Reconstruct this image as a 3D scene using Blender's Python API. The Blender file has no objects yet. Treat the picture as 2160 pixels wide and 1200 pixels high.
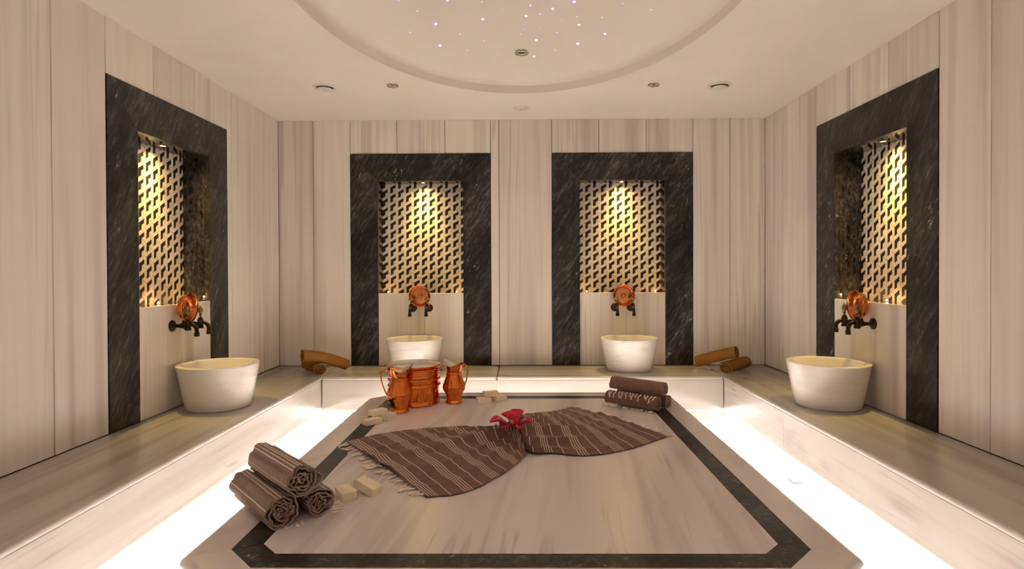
import bpy, bmesh, math, random
from mathutils import Vector, Matrix, noise
random.seed(7)
PI = math.pi
scene = bpy.context.scene
COL = scene.collection

# ------------------------------------------------------------------ camera, world, exposure
EYE = 1.15
BT = 0.337          # top of benches and platform
CE = 2.406          # ceiling
XL, XR, YB, YF = -2.053, 2.046, 4.96, -0.6

def rot_cam(p, y, r):
    Rx = Matrix(((1, 0, 0), (0, math.cos(p), -math.sin(p)), (0, math.sin(p), math.cos(p))))
    Ry = Matrix(((math.cos(y), 0, math.sin(y)), (0, 1, 0), (-math.sin(y), 0, math.cos(y))))
    Rz = Matrix(((math.cos(r), -math.sin(r), 0), (math.sin(r), math.cos(r), 0), (0, 0, 1)))
    return Rz @ Rx @ Ry
RC = rot_cam(0.0087, 0.0085, -0.0038)           # (right, down, forward) rows
cam = bpy.data.cameras.new('camera')
cam.sensor_width = 36.0
cam.lens = 36.0 * 1240 / 2160
cam.shift_x = -(1089.76 - 1080) / 2160
cam.shift_y = (577.6 - 600) / 2160
cam.clip_start = 0.02
co = bpy.data.objects.new('camera', cam)
COL.objects.link(co)
def w(v): return Vector((v[0], v[2], -v[1]))    # camera-fit axes to world axes
right, down, fwd = w(RC[0]), w(RC[1]), w(RC[2])
m = Matrix((right, -down, -fwd)).transposed().to_4x4()
m.translation = (0, 0, EYE)
co.matrix_world = m
scene.camera = co

wd = bpy.data.worlds.new('world'); scene.world = wd
wd.use_nodes = True
wd.node_tree.nodes['Background'].inputs[0].default_value = (0.02, 0.016, 0.012, 1)
wd.node_tree.nodes['Background'].inputs[1].default_value = 0.0
scene.view_settings.view_transform = 'Standard'
scene.view_settings.look = 'None'
scene.view_settings.gamma = 1.0
scene.view_settings.use_curve_mapping = False
scene.view_settings.exposure = 0.2
scene.cycles.max_bounces = 10
scene.cycles.adaptive_threshold = 0.035
scene.cycles.diffuse_bounces = 7
scene.cycles.glossy_bounces = 4
scene.cycles.sample_clamp_indirect = 40.0
scene.cycles.caustics_refractive = False

LED_COLOR, LED_POWER = (1.0, 0.97, 0.94), 480.0
BENCH_LED = 70.0
NICHE_COLOR, NICHE_POWER = (1.0, 0.68, 0.24), 9.0

# ------------------------------------------------------------------ materials
def new_mat(name):
    mt = bpy.data.materials.new(name); mt.use_nodes = True
    nt = mt.node_tree; b = nt.nodes['Principled BSDF']
    return mt, nt, b
def N(nt, t, **kw):
    n = nt.nodes.new(t)
    for k, v in kw.items():
        if k in n.inputs.keys() if isinstance(k, str) else False: n.inputs[k].default_value = v
        else: setattr(n, k, v)
    return n
def L(nt, a, b): nt.links.new(a, b)
def ramp(nt, fac, stops, interp='LINEAR'):
    r = N(nt, 'ShaderNodeValToRGB'); r.color_ramp.interpolation = interp
    e = r.color_ramp.elements
    while len(e) < len(stops): e.new(0.5)
    for i, (p, c) in enumerate(stops):
        e[i].position = p; e[i].color = (c[0], c[1], c[2], 1) if not isinstance(c, (int, float)) else (c, c, c, 1)
    L(nt, fac, r.inputs[0]); return r.outputs[0]
def mixc(nt, fac, a, b, mode='MIX'):
    n = N(nt, 'ShaderNodeMix', data_type='RGBA', blend_type=mode)
    for s, v in ((n.inputs[0], fac), (n.inputs[6], a), (n.inputs[7], b)):
        if hasattr(v, 'links'): L(nt, v, s)
        else: s.default_value = v if isinstance(v, (int, float)) else (v[0], v[1], v[2], 1)
    return n.outputs[2]
def coords(nt, scale=(1, 1, 1), rot=(0, 0, 0), rnd=True, kind='Object'):
    tc = N(nt, 'ShaderNodeTexCoord'); mp = N(nt, 'ShaderNodeMapping')
    mp.inputs['Scale'].default_value = scale
    src = tc.outputs[kind]
    if any(rot):                      # turn first, stretch afterwards, so streaks can run at a slant
        m0 = N(nt, 'ShaderNodeMapping'); m0.inputs['Rotation'].default_value = rot; L(nt, src, m0.inputs['Vector']); src = m0.outputs[0]
    L(nt, src, mp.inputs['Vector'])
    out = mp.outputs[0]
    if rnd:
        oi = N(nt, 'ShaderNodeObjectInfo'); mu = N(nt, 'ShaderNodeMath', operation='MULTIPLY'); mu.inputs[1].default_value = 37.0
        L(nt, oi.outputs['Random'], mu.inputs[0])
        ad = N(nt, 'ShaderNodeVectorMath', operation='ADD'); L(nt, out, ad.inputs[0]); L(nt, mu.outputs[0], ad.inputs[1])
        out = ad.outputs[0]
    return out
def nz(nt, vec, scale, detail=4, rough=0.55, dist=0.0):
    n = N(nt, 'ShaderNodeTexNoise'); n.inputs['Scale'].default_value = scale; n.inputs['Detail'].default_value = detail
    n.inputs['Roughness'].default_value = rough; n.inputs['Distortion'].default_value = dist
    L(nt, vec, n.inputs['Vector']); return n.outputs[0]
def bump(nt, b, h, strength=0.2, dist=0.002):
    n = N(nt, 'ShaderNodeBump'); n.inputs['Strength'].default_value = strength; n.inputs['Distance'].default_value = dist
    L(nt, h, n.inputs['Height']); L(nt, n.outputs[0], b.inputs['Normal'])

def wall_marble():
    mt, nt, b = new_mat('banded_wall_marble')
    v1 = coords(nt, (1, 1, 0.035)); v2 = coords(nt, (1, 1, 0.012)); v3 = coords(nt, (1, 1, 0.018))
    broad = nz(nt, v1, 7, 3, 0.45, 0.3)
    fine = nz(nt, v2, 24, 4, 0.55)
    base = ramp(nt, broad, [(0.30, (0.68, 0.61, 0.565)), (0.44, (0.87, 0.815, 0.755)), (0.58, (0.91, 0.865, 0.80)), (0.70, (0.76, 0.695, 0.65))])
    finec = ramp(nt, fine, [(0.28, (0.80, 0.785, 0.78)), (0.46, (0.98, 0.975, 0.97)), (0.6, (1, 1, 1)), (0.8, (0.94, 0.93, 0.92))])
    c = mixc(nt, 0.6, base, finec, 'MULTIPLY')
    line = nz(nt, v3, 13, 2, 0.45, 0.12)
    lm = ramp(nt, line, [(0.47, 0), (0.5, 1), (0.515, 0)])
    gate = ramp(nt, nz(nt, v1, 2.6, 1), [(0.49, 0), (0.62, 0.45)])
    g = N(nt, 'ShaderNodeMath', operation='MULTIPLY'); L(nt, lm, g.inputs[0]); L(nt, gate, g.inputs[1])
    c = mixc(nt, g.outputs[0], c, (0.38, 0.32, 0.28))
    oi = N(nt, 'ShaderNodeObjectInfo')
    tint = ramp(nt, oi.outputs['Random'], [(0.0, (0.86, 0.83, 0.82)), (0.35, (0.95, 0.935, 0.92)), (0.6, (1, 0.995, 0.98)), (1.0, (0.92, 0.905, 0.905))])
    c = mixc(nt, 1.0, c, tint, 'MULTIPLY')
    L(nt, c, b.inputs['Base Color']); b.inputs['Roughness'].default_value = 0.28
    b.inputs['Specular IOR Level'].default_value = 0.35
    return mt
def white_marble(name, stretch=(0.08, 1, 1), scale=7.0, light=(0.50, 0.455, 0.41), mid=(0.41, 0.36, 0.31), vein=(0.25, 0.22, 0.19), amount=0.5, rough=0.12, tilt=0.0):
    mt, nt, b = new_mat(name)
    v = coords(nt, stretch, (0, 0, tilt))
    broad = nz(nt, v, scale, 4, 0.55, 0.4)
    c = ramp(nt, broad, [(0.34, mid), (0.52, light), (0.66, light), (0.76, mid)])
    ln = nz(nt, v, scale * 0.9, 3, 0.5, 0.8)
    lm = ramp(nt, ln, [(0.47, 0), (0.5, 1), (0.53, 0)])
    gate = ramp(nt, nz(nt, coords(nt, (0.6, 1, 1)), 2.3, 2), [(0.48, 0), (0.66, amount)])
    g = N(nt, 'ShaderNodeMath', operation='MULTIPLY'); L(nt, lm, g.inputs[0]); L(nt, gate, g.inputs[1])
    c = mixc(nt, g.outputs[0], c, vein)
    L(nt, c, b.inputs['Base Color']); b.inputs['Roughness'].default_value = rough
    return mt
def dark_marble(name='black_veined_marble', rough=0.3):
    mt, nt, b = new_mat(name)
    v = coords(nt, (1, 1, 0.24), (0, -0.55, 0)); vv = coords(nt, (1, 1, 0.4), (0, -0.55, 0))
    n1 = nz(nt, v, 46, 8, 0.75, 0.5)
    c = ramp(nt, n1, [(0.36, (0.010, 0.0095, 0.010)), (0.50, (0.028, 0.027, 0.028)), (0.60, (0.075, 0.072, 0.070)), (0.72, (0.20, 0.19, 0.18))])
    cl = ramp(nt, nz(nt, v, 5, 4, 0.6), [(0.38, (0.45, 0.45, 0.45)), (0.68, (1.7, 1.65, 1.6))])
    c = mixc(nt, 1.0, c, cl, 'MULTIPLY')
    fl = ramp(nt, nz(nt, vv, 30, 5, 0.72, 0.5), [(0.61, 0), (0.66, 1)])
    gt = ramp(nt, nz(nt, vv, 4.5, 2), [(0.48, 0), (0.62, 0.95)])
    g = N(nt, 'ShaderNodeMath', operation='MULTIPLY'); L(nt, fl, g.inputs[0]); L(nt, gt, g.inputs[1])
    c = mixc(nt, g.outputs[0], c, (0.46, 0.44, 0.41))
    L(nt, c, b.inputs['Base Color']); b.inputs['Roughness'].default_value = rough
    b.inputs['Specular IOR Level'].default_value = 0.3 if rough > 0.2 else 0.5
    return mt
def plain(name, col, rough=0.5, metal=0.0, nscale=0, namt=0.1, bmp=0.0, spec=0.5):
    mt, nt, b = new_mat(name)
    v = coords(nt)
    n = nz(nt, v, nscale or 20, 4)
    lo = tuple(max(0, x * (1 - namt)) for x in col); hi = tuple(min(1, x * (1 + namt)) for x in col)
    L(nt, ramp(nt, n, [(0.3, lo), (0.7, hi)]), b.inputs['Base Color'])
    b.inputs['Roughness'].default_value = rough; b.inputs['Metallic'].default_value = metal
    b.inputs['Specular IOR Level'].default_value = spec
    if bmp: bump(nt, b, n, bmp)
    return mt
def emit(name, col, strength):
    mt, nt, b = new_mat(name)
    b.inputs['Base Color'].default_value = (col[0] * .25, col[1] * .25, col[2] * .25, 1)
    b.inputs['Emission Color'].default_value = (*col, 1); b.inputs['Emission Strength'].default_value = strength
    return mt
def striped_fabric(name, base, stripe, period=0.30, single=True):
    """weave with cream stripes at set distances along u (metres of cloth)"""
    mt, nt, b = new_mat(name)
    uv = N(nt, 'ShaderNodeUVMap'); sp = N(nt, 'ShaderNodeSeparateXYZ'); L(nt, uv.outputs[0], sp.inputs[0])
    md = N(nt, 'ShaderNodeMath', operation='FLOORED_MODULO'); L(nt, sp.outputs[0], md.inputs[0]); md.inputs[1].default_value = period
    dv = N(nt, 'ShaderNodeMath', operation='DIVIDE'); L(nt, md.outputs[0], dv.inputs[0]); dv.inputs[1].default_value = period
    lines = [0.10, 0.18, 0.26, 0.34, 0.68] if single else [0.2, 0.25, 0.3, 0.7]
    stops = [(0.0, 0)]
    for q in lines:
        h = 0.011
        stops += [(q - h, 0), (q - h + 0.003, 1), (q + h - 0.003, 1), (q + h, 0)]
    m_ = ramp(nt, dv.outputs[0], stops)
    v = coords(nt, (1, 1, 1), rnd=False, kind='UV')
    weave = nz(nt, coords(nt, (260, 18, 1), rnd=False, kind='UV'), 1.0, 3)
    weave2 = nz(nt, coords(nt, (20, 300, 1), rnd=False, kind='UV'), 1.0, 3)
    lo = tuple(x * 0.72 for x in base); hi = tuple(x * 1.25 for x in base)
    c = ramp(nt, weave2, [(0.3, lo), (0.7, hi)])
    c = mixc(nt, m_, c, stripe)
    L(nt, c, b.inputs['Base Color']); b.inputs['Roughness'].default_value = 0.95; b.inputs['Specular IOR Level'].default_value = 0.1
    b.inputs['Sheen Weight'].default_value = 0.15
    ad = N(nt, 'ShaderNodeMath', operation='ADD'); L(nt, weave, ad.inputs[0]); L(nt, weave2, ad.inputs[1])
    cr = nz(nt, coords(nt, (28, 60, 1), rnd=False, kind='UV'), 1.0, 4, 0.6, 0.6)
    mu = N(nt, 'ShaderNodeMath', operation='MULTIPLY_ADD'); L(nt, cr, mu.inputs[0]); mu.inputs[1].default_value = 3.0; L(nt, ad.outputs[0], mu.inputs[2])
    bump(nt, b, mu.outputs[0], 0.6, 0.0016)
    return mt

M = {}
M['wall'] = wall_marble()
M['bench'] = white_marble('pale_bench_marble', (0.05, 1, 1), 9.0, amount=0.6, rough=0.15)
M['benchside'] = white_marble('pale_bench_marble_crosswise', (1, 0.05, 1), 9.0, amount=0.6, rough=0.15)
M['face'] = white_marble('honed_bench_marble', (0.05, 1, 1), 9.0, amount=0.7, rough=0.42)
M['faceside'] = white_marble('honed_bench_marble_crosswise', (1, 0.05, 1), 9.0, amount=0.7, rough=0.42)
M['border'] = white_marble('pale_border_marble', (0.6, 0.6, 1), 3.0, light=(0.78, 0.71, 0.68), mid=(0.72, 0.65, 0.62), amount=0.25, rough=0.2)
M['center'] = white_marble('pinkish_center_marble', (1, 0.06, 1), 9.0, light=(0.80, 0.72, 0.70), mid=(0.64, 0.565, 0.545), vein=(0.40, 0.34, 0.32), amount=0.55, rough=0.24, tilt=0.10)
M['basin'] = white_marble('basin_marble', (0.35, 0.35, 2.2), 5.0, light=(0.84, 0.80, 0.74), mid=(0.76, 0.71, 0.65), vein=(0.42, 0.38, 0.34), amount=0.5, rough=0.14)
M['apron'] = wall_marble()
M['floor'] = white_marble('floor_marble', (1, 0.1, 1), 4.0, light=(0.86, 0.835, 0.80), mid=(0.82, 0.79, 0.75), amount=0.25, rough=0.3)
M['dark'] = dark_marble()
M['darkpol'] = dark_marble('polished_black_marble', 0.07)
M['darktile'] = plain('black_mosaic_tile', (0.020, 0.018, 0.016), 0.45, 0, 60, 0.4, 0, 0.3)
M['lighttile'] = plain('cream_mosaic_tile', (0.70, 0.61, 0.51), 0.5, 0, 60, 0.14)
M['grout'] = plain('brown_grout', (0.22, 0.17, 0.12), 0.9)
M['joint'] = plain('dark_joint_mortar', (0.16, 0.13, 0.11), 0.9)
M['paint'] = plain('cream_ceiling_paint', (0.88, 0.825, 0.76), 0.75, 0, 3, 0.02)
M['copper'] = plain('polished_copper', (0.74, 0.215, 0.045), 0.12, 1.0, 25, 0.12)
M['tin'] = plain('tinned_lining', (0.72, 0.68, 0.60), 0.28, 1.0, 30, 0.1)
M['bowlcopper'] = plain('hammered_copper', (0.62, 0.235, 0.085), 0.22, 1.0, 90, 0.2, 0.25)
M['bronze'] = plain('aged_bronze', (0.055, 0.034, 0.02), 0.32, 0.9, 60, 0.3)
M['brass'] = plain('dull_brass', (0.26, 0.18, 0.07), 0.35, 1.0, 60, 0.25)
M['chrome'] = plain('brushed_chrome', (0.62, 0.57, 0.50), 0.22, 1.0)
M['black'] = plain('black_void', (0.01, 0.01, 0.01), 0.6)
M['plastic'] = plain('off_white_plastic', (0.80, 0.74, 0.67), 0.4)
M['foam'] = plain('white_foam', (0.86, 0.82, 0.78), 0.6, 0, 120, 0.06, 0.4)
M['soap'] = plain('cream_soap', (0.93, 0.80, 0.60), 0.45, 0, 60, 0.05)
M['cloth'] = striped_fabric('brown_striped_linen', (0.20, 0.105, 0.078), (0.86, 0.72, 0.60), 0.15)
M['roll'] = striped_fabric('grey_brown_striped_linen', (0.30, 0.195, 0.15), (0.86, 0.74, 0.64), 0.15)
M['rollplain'] = striped_fabric('plum_brown_linen', (0.25, 0.14, 0.112), (0.24, 0.135, 0.11), 9.0)
M['fringe'] = plain('cream_cotton_fringe', (0.88, 0.76, 0.66), 0.95, 0, 80, 0.1)
M['mustard'] = plain('mustard_terry', (0.235, 0.108, 0.026), 0.97, 0, 520, 0.28, 0.5, 0.1)
M['petal'] = plain('crimson_petal', (0.62, 0.012, 0.06), 0.5, 0, 50, 0.25)
M['petalpink'] = plain('pink_petal_flush', (0.78, 0.16, 0.26), 0.5, 0, 50, 0.2)
M['petalyellow'] = plain('yellow_petal_throat', (0.80, 0.42, 0.10), 0.5, 0, 50, 0.2)
M['led_side'] = emit('warm_led_long_sides', LED_COLOR, LED_POWER * 0.7)
M['led_end'] = emit('warm_led_short_sides', LED_COLOR, LED_POWER * 1.5)
M['led_corner'] = emit('warm_led_corners', LED_COLOR, LED_POWER * 2.0)
M['led_bench'] = emit('warm_led_bench', LED_COLOR, BENCH_LED)
M['bulb'] = emit('warm_bulb', (1.0, 0.72, 0.34), 45.0)
M['pin'] = emit('warm_pin_bulb', (1.0, 0.66, 0.32), 10.0)
M['star'] = emit('violet_star', (0.52, 0.27, 1.0), 2.8)
M['starfaint'] = emit('faint_violet_star', (0.66, 0.42, 1.0), 1.35)

# ------------------------------------------------------------------ mesh helpers
def link(name, me, mat, parent=None, loc=(0, 0, 0), rot=(0, 0, 0)):
    o = bpy.data.objects.new(name, me); COL.objects.link(o)
    o.location = loc; o.rotation_euler = rot
    if parent: o.parent = parent
    if mat and len(me.materials) == 0: me.materials.append(mat)
    return o
def mk(name, v, f, smooth=False):
    me = bpy.data.meshes.new(name); me.from_pydata([tuple(p) for p in v], [], f); me.update()
    bm = bmesh.new(); bm.from_mesh(me); bmesh.ops.recalc_face_normals(bm, faces=bm.faces)
    bm.to_mesh(me); bm.free()
    if smooth:
        me.polygons.foreach_set('use_smooth', [True] * len(me.polygons))
    return me
def auto_smooth(me, ang=0.7):
    me.polygons.foreach_set('use_smooth', [True] * len(me.polygons))
    bm = bmesh.new(); bm.from_mesh(me)
    for e in bm.edges:
        if len(e.link_faces) == 2 and e.calc_face_angle(0) > ang: e.smooth = False
    bm.to_mesh(me); bm.free()
    return me
def box(name, x0, x1, y0, y1, z0, z1, bev=0.0, seg=1):
    bm = bmesh.new(); bmesh.ops.create_cube(bm, size=1)
    for v in bm.verts:
        v.co = Vector(((x0 + x1) / 2 + v.co.x * (x1 - x0), (y0 + y1) / 2 + v.co.y * (y1 - y0), (z0 + z1) / 2 + v.co.z * (z1 - z0)))
    if bev: bmesh.ops.bevel(bm, geom=bm.edges[:], offset=bev, segments=seg, affect='EDGES', profile=0.5)
    me = bpy.data.meshes.new(name); bm.to_mesh(me); bm.free(); return me
def multibox(name, boxes):
    v, f = [], []
    for (x0, x1, y0, y1, z0, z1) in boxes:
        b = len(v)
        v += [(x0, y0, z0), (x1, y0, z0), (x1, y1, z0), (x0, y1, z0), (x0, y0, z1), (x1, y0, z1), (x1, y1, z1), (x0, y1, z1)]
        f += [[b + i for i in q] for q in ((3, 2, 1, 0), (4, 5, 6, 7), (0, 1, 5, 4), (1, 2, 6, 5), (2, 3, 7, 6), (3, 0, 4, 7))]
    return mk(name, v, f)
def prism(name, poly, y0, y1):
    """polygon in (x, z), extruded along y"""
    n = len(poly)
    v = [(p[0], y0, p[1]) for p in poly] + [(p[0], y1, p[1]) for p in poly]
    f = [list(range(n)), list(range(2 * n - 1, n - 1, -1))] + [[i, (i + 1) % n, n + (i + 1) % n, n + i] for i in range(n)]
    return mk(name, v, f)
def prismz(name, poly, z0, z1):
    n = len(poly)
    v = [(p[0], p[1], z0) for p in poly] + [(p[0], p[1], z1) for p in poly]
    f = [list(range(n)), list(range(2 * n - 1, n - 1, -1))] + [[i, (i + 1) % n, n + (i + 1) % n, n + i] for i in range(n)]
    return mk(name, v, f)
def lathe(name, prof, n=48, fn=None, ang=0.6):
    v, f, idx = [], [], []
    for (r, z) in prof:
        if r < 1e-6: idx.append([len(v)]); v.append((0, 0, z))
        else:
            row = []
            for k in range(n):
                a = 2 * PI * k / n; p = (r * math.cos(a), r * math.sin(a), z)
                row.append(len(v)); v.append(fn(p, a) if fn else p)
            idx.append(row)
    for a, b in zip(idx, idx[1:]):
        if len(a) == 1 and len(b) == 1: continue
        for k in range(n):
            k2 = (k + 1) % n
            if len(a) == 1: f.append([a[0], b[k], b[k2]])
            elif len(b) == 1: f.append([a[k], b[0], a[k2]])
            else: f.append([a[k], b[k], b[k2], a[k2]])
    return auto_smooth(mk(name, v, f), ang)
def tube(name, pts, rad, n=12, sq=1.0):
    pts = [Vector(p) for p in pts]
    if not isinstance(rad, (list, tuple)): rad = [rad] * len(pts)
    t0 = (pts[1] - pts[0]).normalized()
    ref = Vector((0, 0, 1)) if abs(t0.z) < 0.9 else Vector((1, 0, 0))
    nrm = (ref - t0 * ref.dot(t0)).normalized()
    v, f = [], []
    for i, p in enumerate(pts):
        a = pts[max(i - 1, 0)]; b = pts[min(i + 1, len(pts) - 1)]
        t = (b - a).normalized() if (b - a).length > 1e-9 else t0
        nrm = (nrm - t * nrm.dot(t)).normalized(); bi = t.cross(nrm)
        for k in range(n):
            q = 2 * PI * k / n
            v.append(p + (nrm * math.cos(q) * sq + bi * math.sin(q)) * rad[i])
    for i in range(len(pts) - 1):
        for k in range(n):
            f.append([i * n + k, i * n + (k + 1) % n, (i + 1) * n + (k + 1) % n, (i + 1) * n + k])
    f.append(list(range(n - 1, -1, -1))); f.append(list(range((len(pts) - 1) * n, len(pts) * n)))
    return auto_smooth(mk(name, v, f), 0.8)
def spline(pts, n):
    """Catmull-Rom resample"""
    P = [Vector(p) for p in pts]; P = [P[0] * 2 - P[1]] + P + [P[-1] * 2 - P[-2]]
    out = []; segs = len(P) - 3
    for i in range(n):
        t = i / (n - 1) * segs; k = min(int(t), segs - 1); u = t - k
        a, b, c, d = P[k:k + 4]
        out.append(0.5 * ((2 * b) + (c - a) * u + (2 * a - 5 * b + 4 * c - d) * u * u + (3 * b - a - 3 * c + d) * u ** 3))
    return out
def empty(name, loc=(0, 0, 0), rz=0.0):
    o = bpy.data.objects.new(name, None); COL.objects.link(o); o.location = loc; o.rotation_euler = (0, 0, rz)
    o.empty_display_size = 0.05
    return o
def tag(o, label=None, cat=None, group=None, kind=None):
    if label: o['label'] = label
    if cat: o['category'] = cat
    if group: o['group'] = group
    if kind: o['kind'] = kind
    return o

# ------------------------------------------------------------------ room shell
NW, NZ0, NZ1, ND = 0.720, 0.947, 1.893, 0.17      # niche opening width, bottom, top, depth
FW, FZ1 = 1.185, 2.124                             # frame outer width and top
NICHES = [('back_left', (-0.851, YB), 0.0), ('back_right', (0.850, YB), 0.0),
          ('left', (XL, 3.489), PI / 2), ('right', (XR, 3.495), -PI / 2)]

floor = tag(link('floor', box('floor', XL - .3, XR + .3, YF - .3, YB + .3, -0.1, 0.0), M['floor']), 'pale marble floor glowing white between platform and benches', kind='structure')

def wall(name, origin, rz, u0, u1, holes, panels, label):
    """local x along the wall, local y into the wall, z up; u range in local x"""
    hw = NW / 2 + 0.1
    boxes = []; cur = u0
    for h in holes:
        boxes.append((cur, h - hw, 0.02, 0.32, 0, CE + 0.4))
        boxes.append((h - hw, h + hw, 0.02, 0.32, 0, NZ0 - 0.1))
        boxes.append((h - hw, h + hw, 0.02, 0.32, NZ1 + 0.1, CE + 0.4))
        boxes.append((h - hw, h + hw, 0.24, 0.32, NZ0 - 0.1, NZ1 + 0.1))
        cur = h + hw
    boxes.append((cur, u1, 0.02, 0.32, 0, CE + 0.4))
    wo = link(name, multibox(name, boxes), M['joint'], loc=(origin[0], origin[1], 0), rot=(0, 0, rz))
    tag(wo, label, kind='structure')
    for (a, b, z0, z1) in panels:
        g = 0.0022
        me = box('panel', -(b - a) / 2 + g, (b - a) / 2 - g, 0, 0.02, -(z1 - z0) / 2 + .0006, (z1 - z0) / 2 - .0006, 0.0012)
        link('panel', me, M['wall'], wo, ((a + b) / 2, 0, (z0 + z1) / 2))
    return wo
def P(xs, z0=BT, z1=CE): return [(a, b, z0, z1) for a, b in zip(xs, xs[1:])]
bp = P([-2.053, -1.758, -1.4435]) + P([-1.4435, -1.048, -.644, -.2585], FZ1) + P([-.2585, -.188, .2575]) + \
     P([.2575, .653, 1.051, 1.4425], FZ1) + P([1.4425, 1.754, 2.046])
wall('wall_back', (0, YB), 0, XL - .35, XR + .35, [-0.851, 0.850], bp, 'back wall of tall striped marble panels behind two niches')
lp = P([-.6, .1, .75, 1.35, 1.95, 2.559, 2.8965]) + P([2.8965, 3.275, 3.70, 4.0815], FZ1) + P([4.0815, 4.152, 4.672, 4.96])
wall('wall_left', (XL, 0), PI / 2, -.6, 4.96, [3.489], lp, 'left wall of tall striped marble panels')
rp = P([-4.96, -4.641, -4.35, -4.0875]) + P([-4.0875, -3.859, -3.682, -3.30, -2.9025], FZ1) + P([-2.9025, -2.582, -1.95, -1.3, -.65, 0.0, .6])
wall('wall_right', (XR, 0), -PI / 2, -4.96, .6, [-3.495], rp, 'right wall of tall striped marble panels')
fp = P([-2.046, -1.45, -.85, -.25, .35, .95, 1.5, 2.053], 0.0)
wall('wall_front', (0, YF), PI, XL - .35, XR + .35, [], fp, 'striped marble wall behind the viewer')

# ceiling with oval recess and shallow dome
OC, OA, OB = (-0.007, 2.656), 1.051, 1.565
DOME = [(1.0, .058), (.992, .076), (.975, .092), (.945, .108), (.90, .123), (.83, .139), (.73, .156), (.60, .173), (.45, .187), (.28, .198), (.14, .203), (0.0, .205)]
RING_H = 0.058
def ceiling():
    n = 128; v, f = [], []
    x0, x1, y0, y1 = XL - .3, XR + .3, YF - .3, YB + .3
    corner_a = []
    angs = [2 * PI * k / n for k in range(n)]
    for a in angs:
        ex, ey = OC[0] + OA * math.cos(a), OC[1] + OB * math.sin(a)
        dx, dy = OA * math.cos(a), OB * math.sin(a)
        ts = []
        if abs(dx) > 1e-9: ts.append(((x1 if dx > 0 else x0) - OC[0]) / dx)
        if abs(dy) > 1e-9: ts.append(((y1 if dy > 0 else y0) - OC[1]) / dy)
        t = min(q for q in ts if q > 0)
        v.append((ex, ey, CE)); v.append((OC[0] + dx * t, OC[1] + dy * t, CE))
    for k in range(n):
        k2 = (k + 1) % n
        f.append([2 * k, 2 * k + 1, 2 * k2 + 1, 2 * k2])
    # corner triangles
    for (cx, cy) in ((x0, y0), (x1, y0), (x1, y1), (x0, y1)):
        i = len(v); v.append((cx, cy, CE))
        for k in range(n):
            k2 = (k + 1) % n; p, q = v[2 * k + 1], v[2 * k2 + 1]
            if abs(p[0] - q[0]) > 1e-6 and abs(p[1] - q[1]) > 1e-6:
                if (abs(p[0] - cx) < 1e-6 or abs(p[1] - cy) < 1e-6) and (abs(q[0] - cx) < 1e-6 or abs(q[1] - cy) < 1e-6):
                    f.append([2 * k + 1, 2 * k2 + 1, i])
    o = link('ceiling', mk('ceiling', v, f), M['paint'])
    tag(o, 'cream painted ceiling with a large oval recess', kind='structure')
    # ring (slightly rounded lower arris) and dome
    prof = [(1.0, 0.0), (1.0, 0.004), (1.002, RING_H - 0.004), (1.0, RING_H)]
    v, f = [], []
    for (s, z) in prof:
        for a in angs: v.append((OC[0] + OA * s * math.cos(a), OC[1] + OB * s * math.sin(a), CE + z))
    for i in range(len(prof) - 1):
        for k in range(n): f.append([i * n + k, i * n + (k + 1) % n, (i + 1) * n + (k + 1) % n, (i + 1) * n + k])
    link('recess_rim', auto_smooth(mk('recess_rim', v, f)), M['paint'], o)
    rs = DOME
    v, f = [], []
    for s, z in rs:
        if s == 0: v.append((OC[0], OC[1], CE + z)); break
        for a in angs: v.append((OC[0] + OA * s * math.cos(a), OC[1] + OB * s * math.sin(a), CE + z))
    for i in range(len(rs) - 2):
        for k in range(n): f.append([i * n + k, i * n + (k + 1) % n, (i + 1) * n + (k + 1) % n, (i + 1) * n + k])
    b = (len(rs) - 2) * n
    for k in range(n): f.append([b + k, b + (k + 1) % n, b + n])
    link('dome', mk('dome', v, f, True), M['paint'], o)
ceiling()
def dome_z(x, y):
    s = math.sqrt(((x - OC[0]) / OA) ** 2 + ((y - OC[1]) / OB) ** 2)
    for (s1, z1), (s0, z0) in zip(DOME, DOME[1:]):
        if s0 <= s <= s1: return CE + z0 + (z1 - z0) * (s - s0) / (s1 - s0)
    return CE + RING_H

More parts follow.
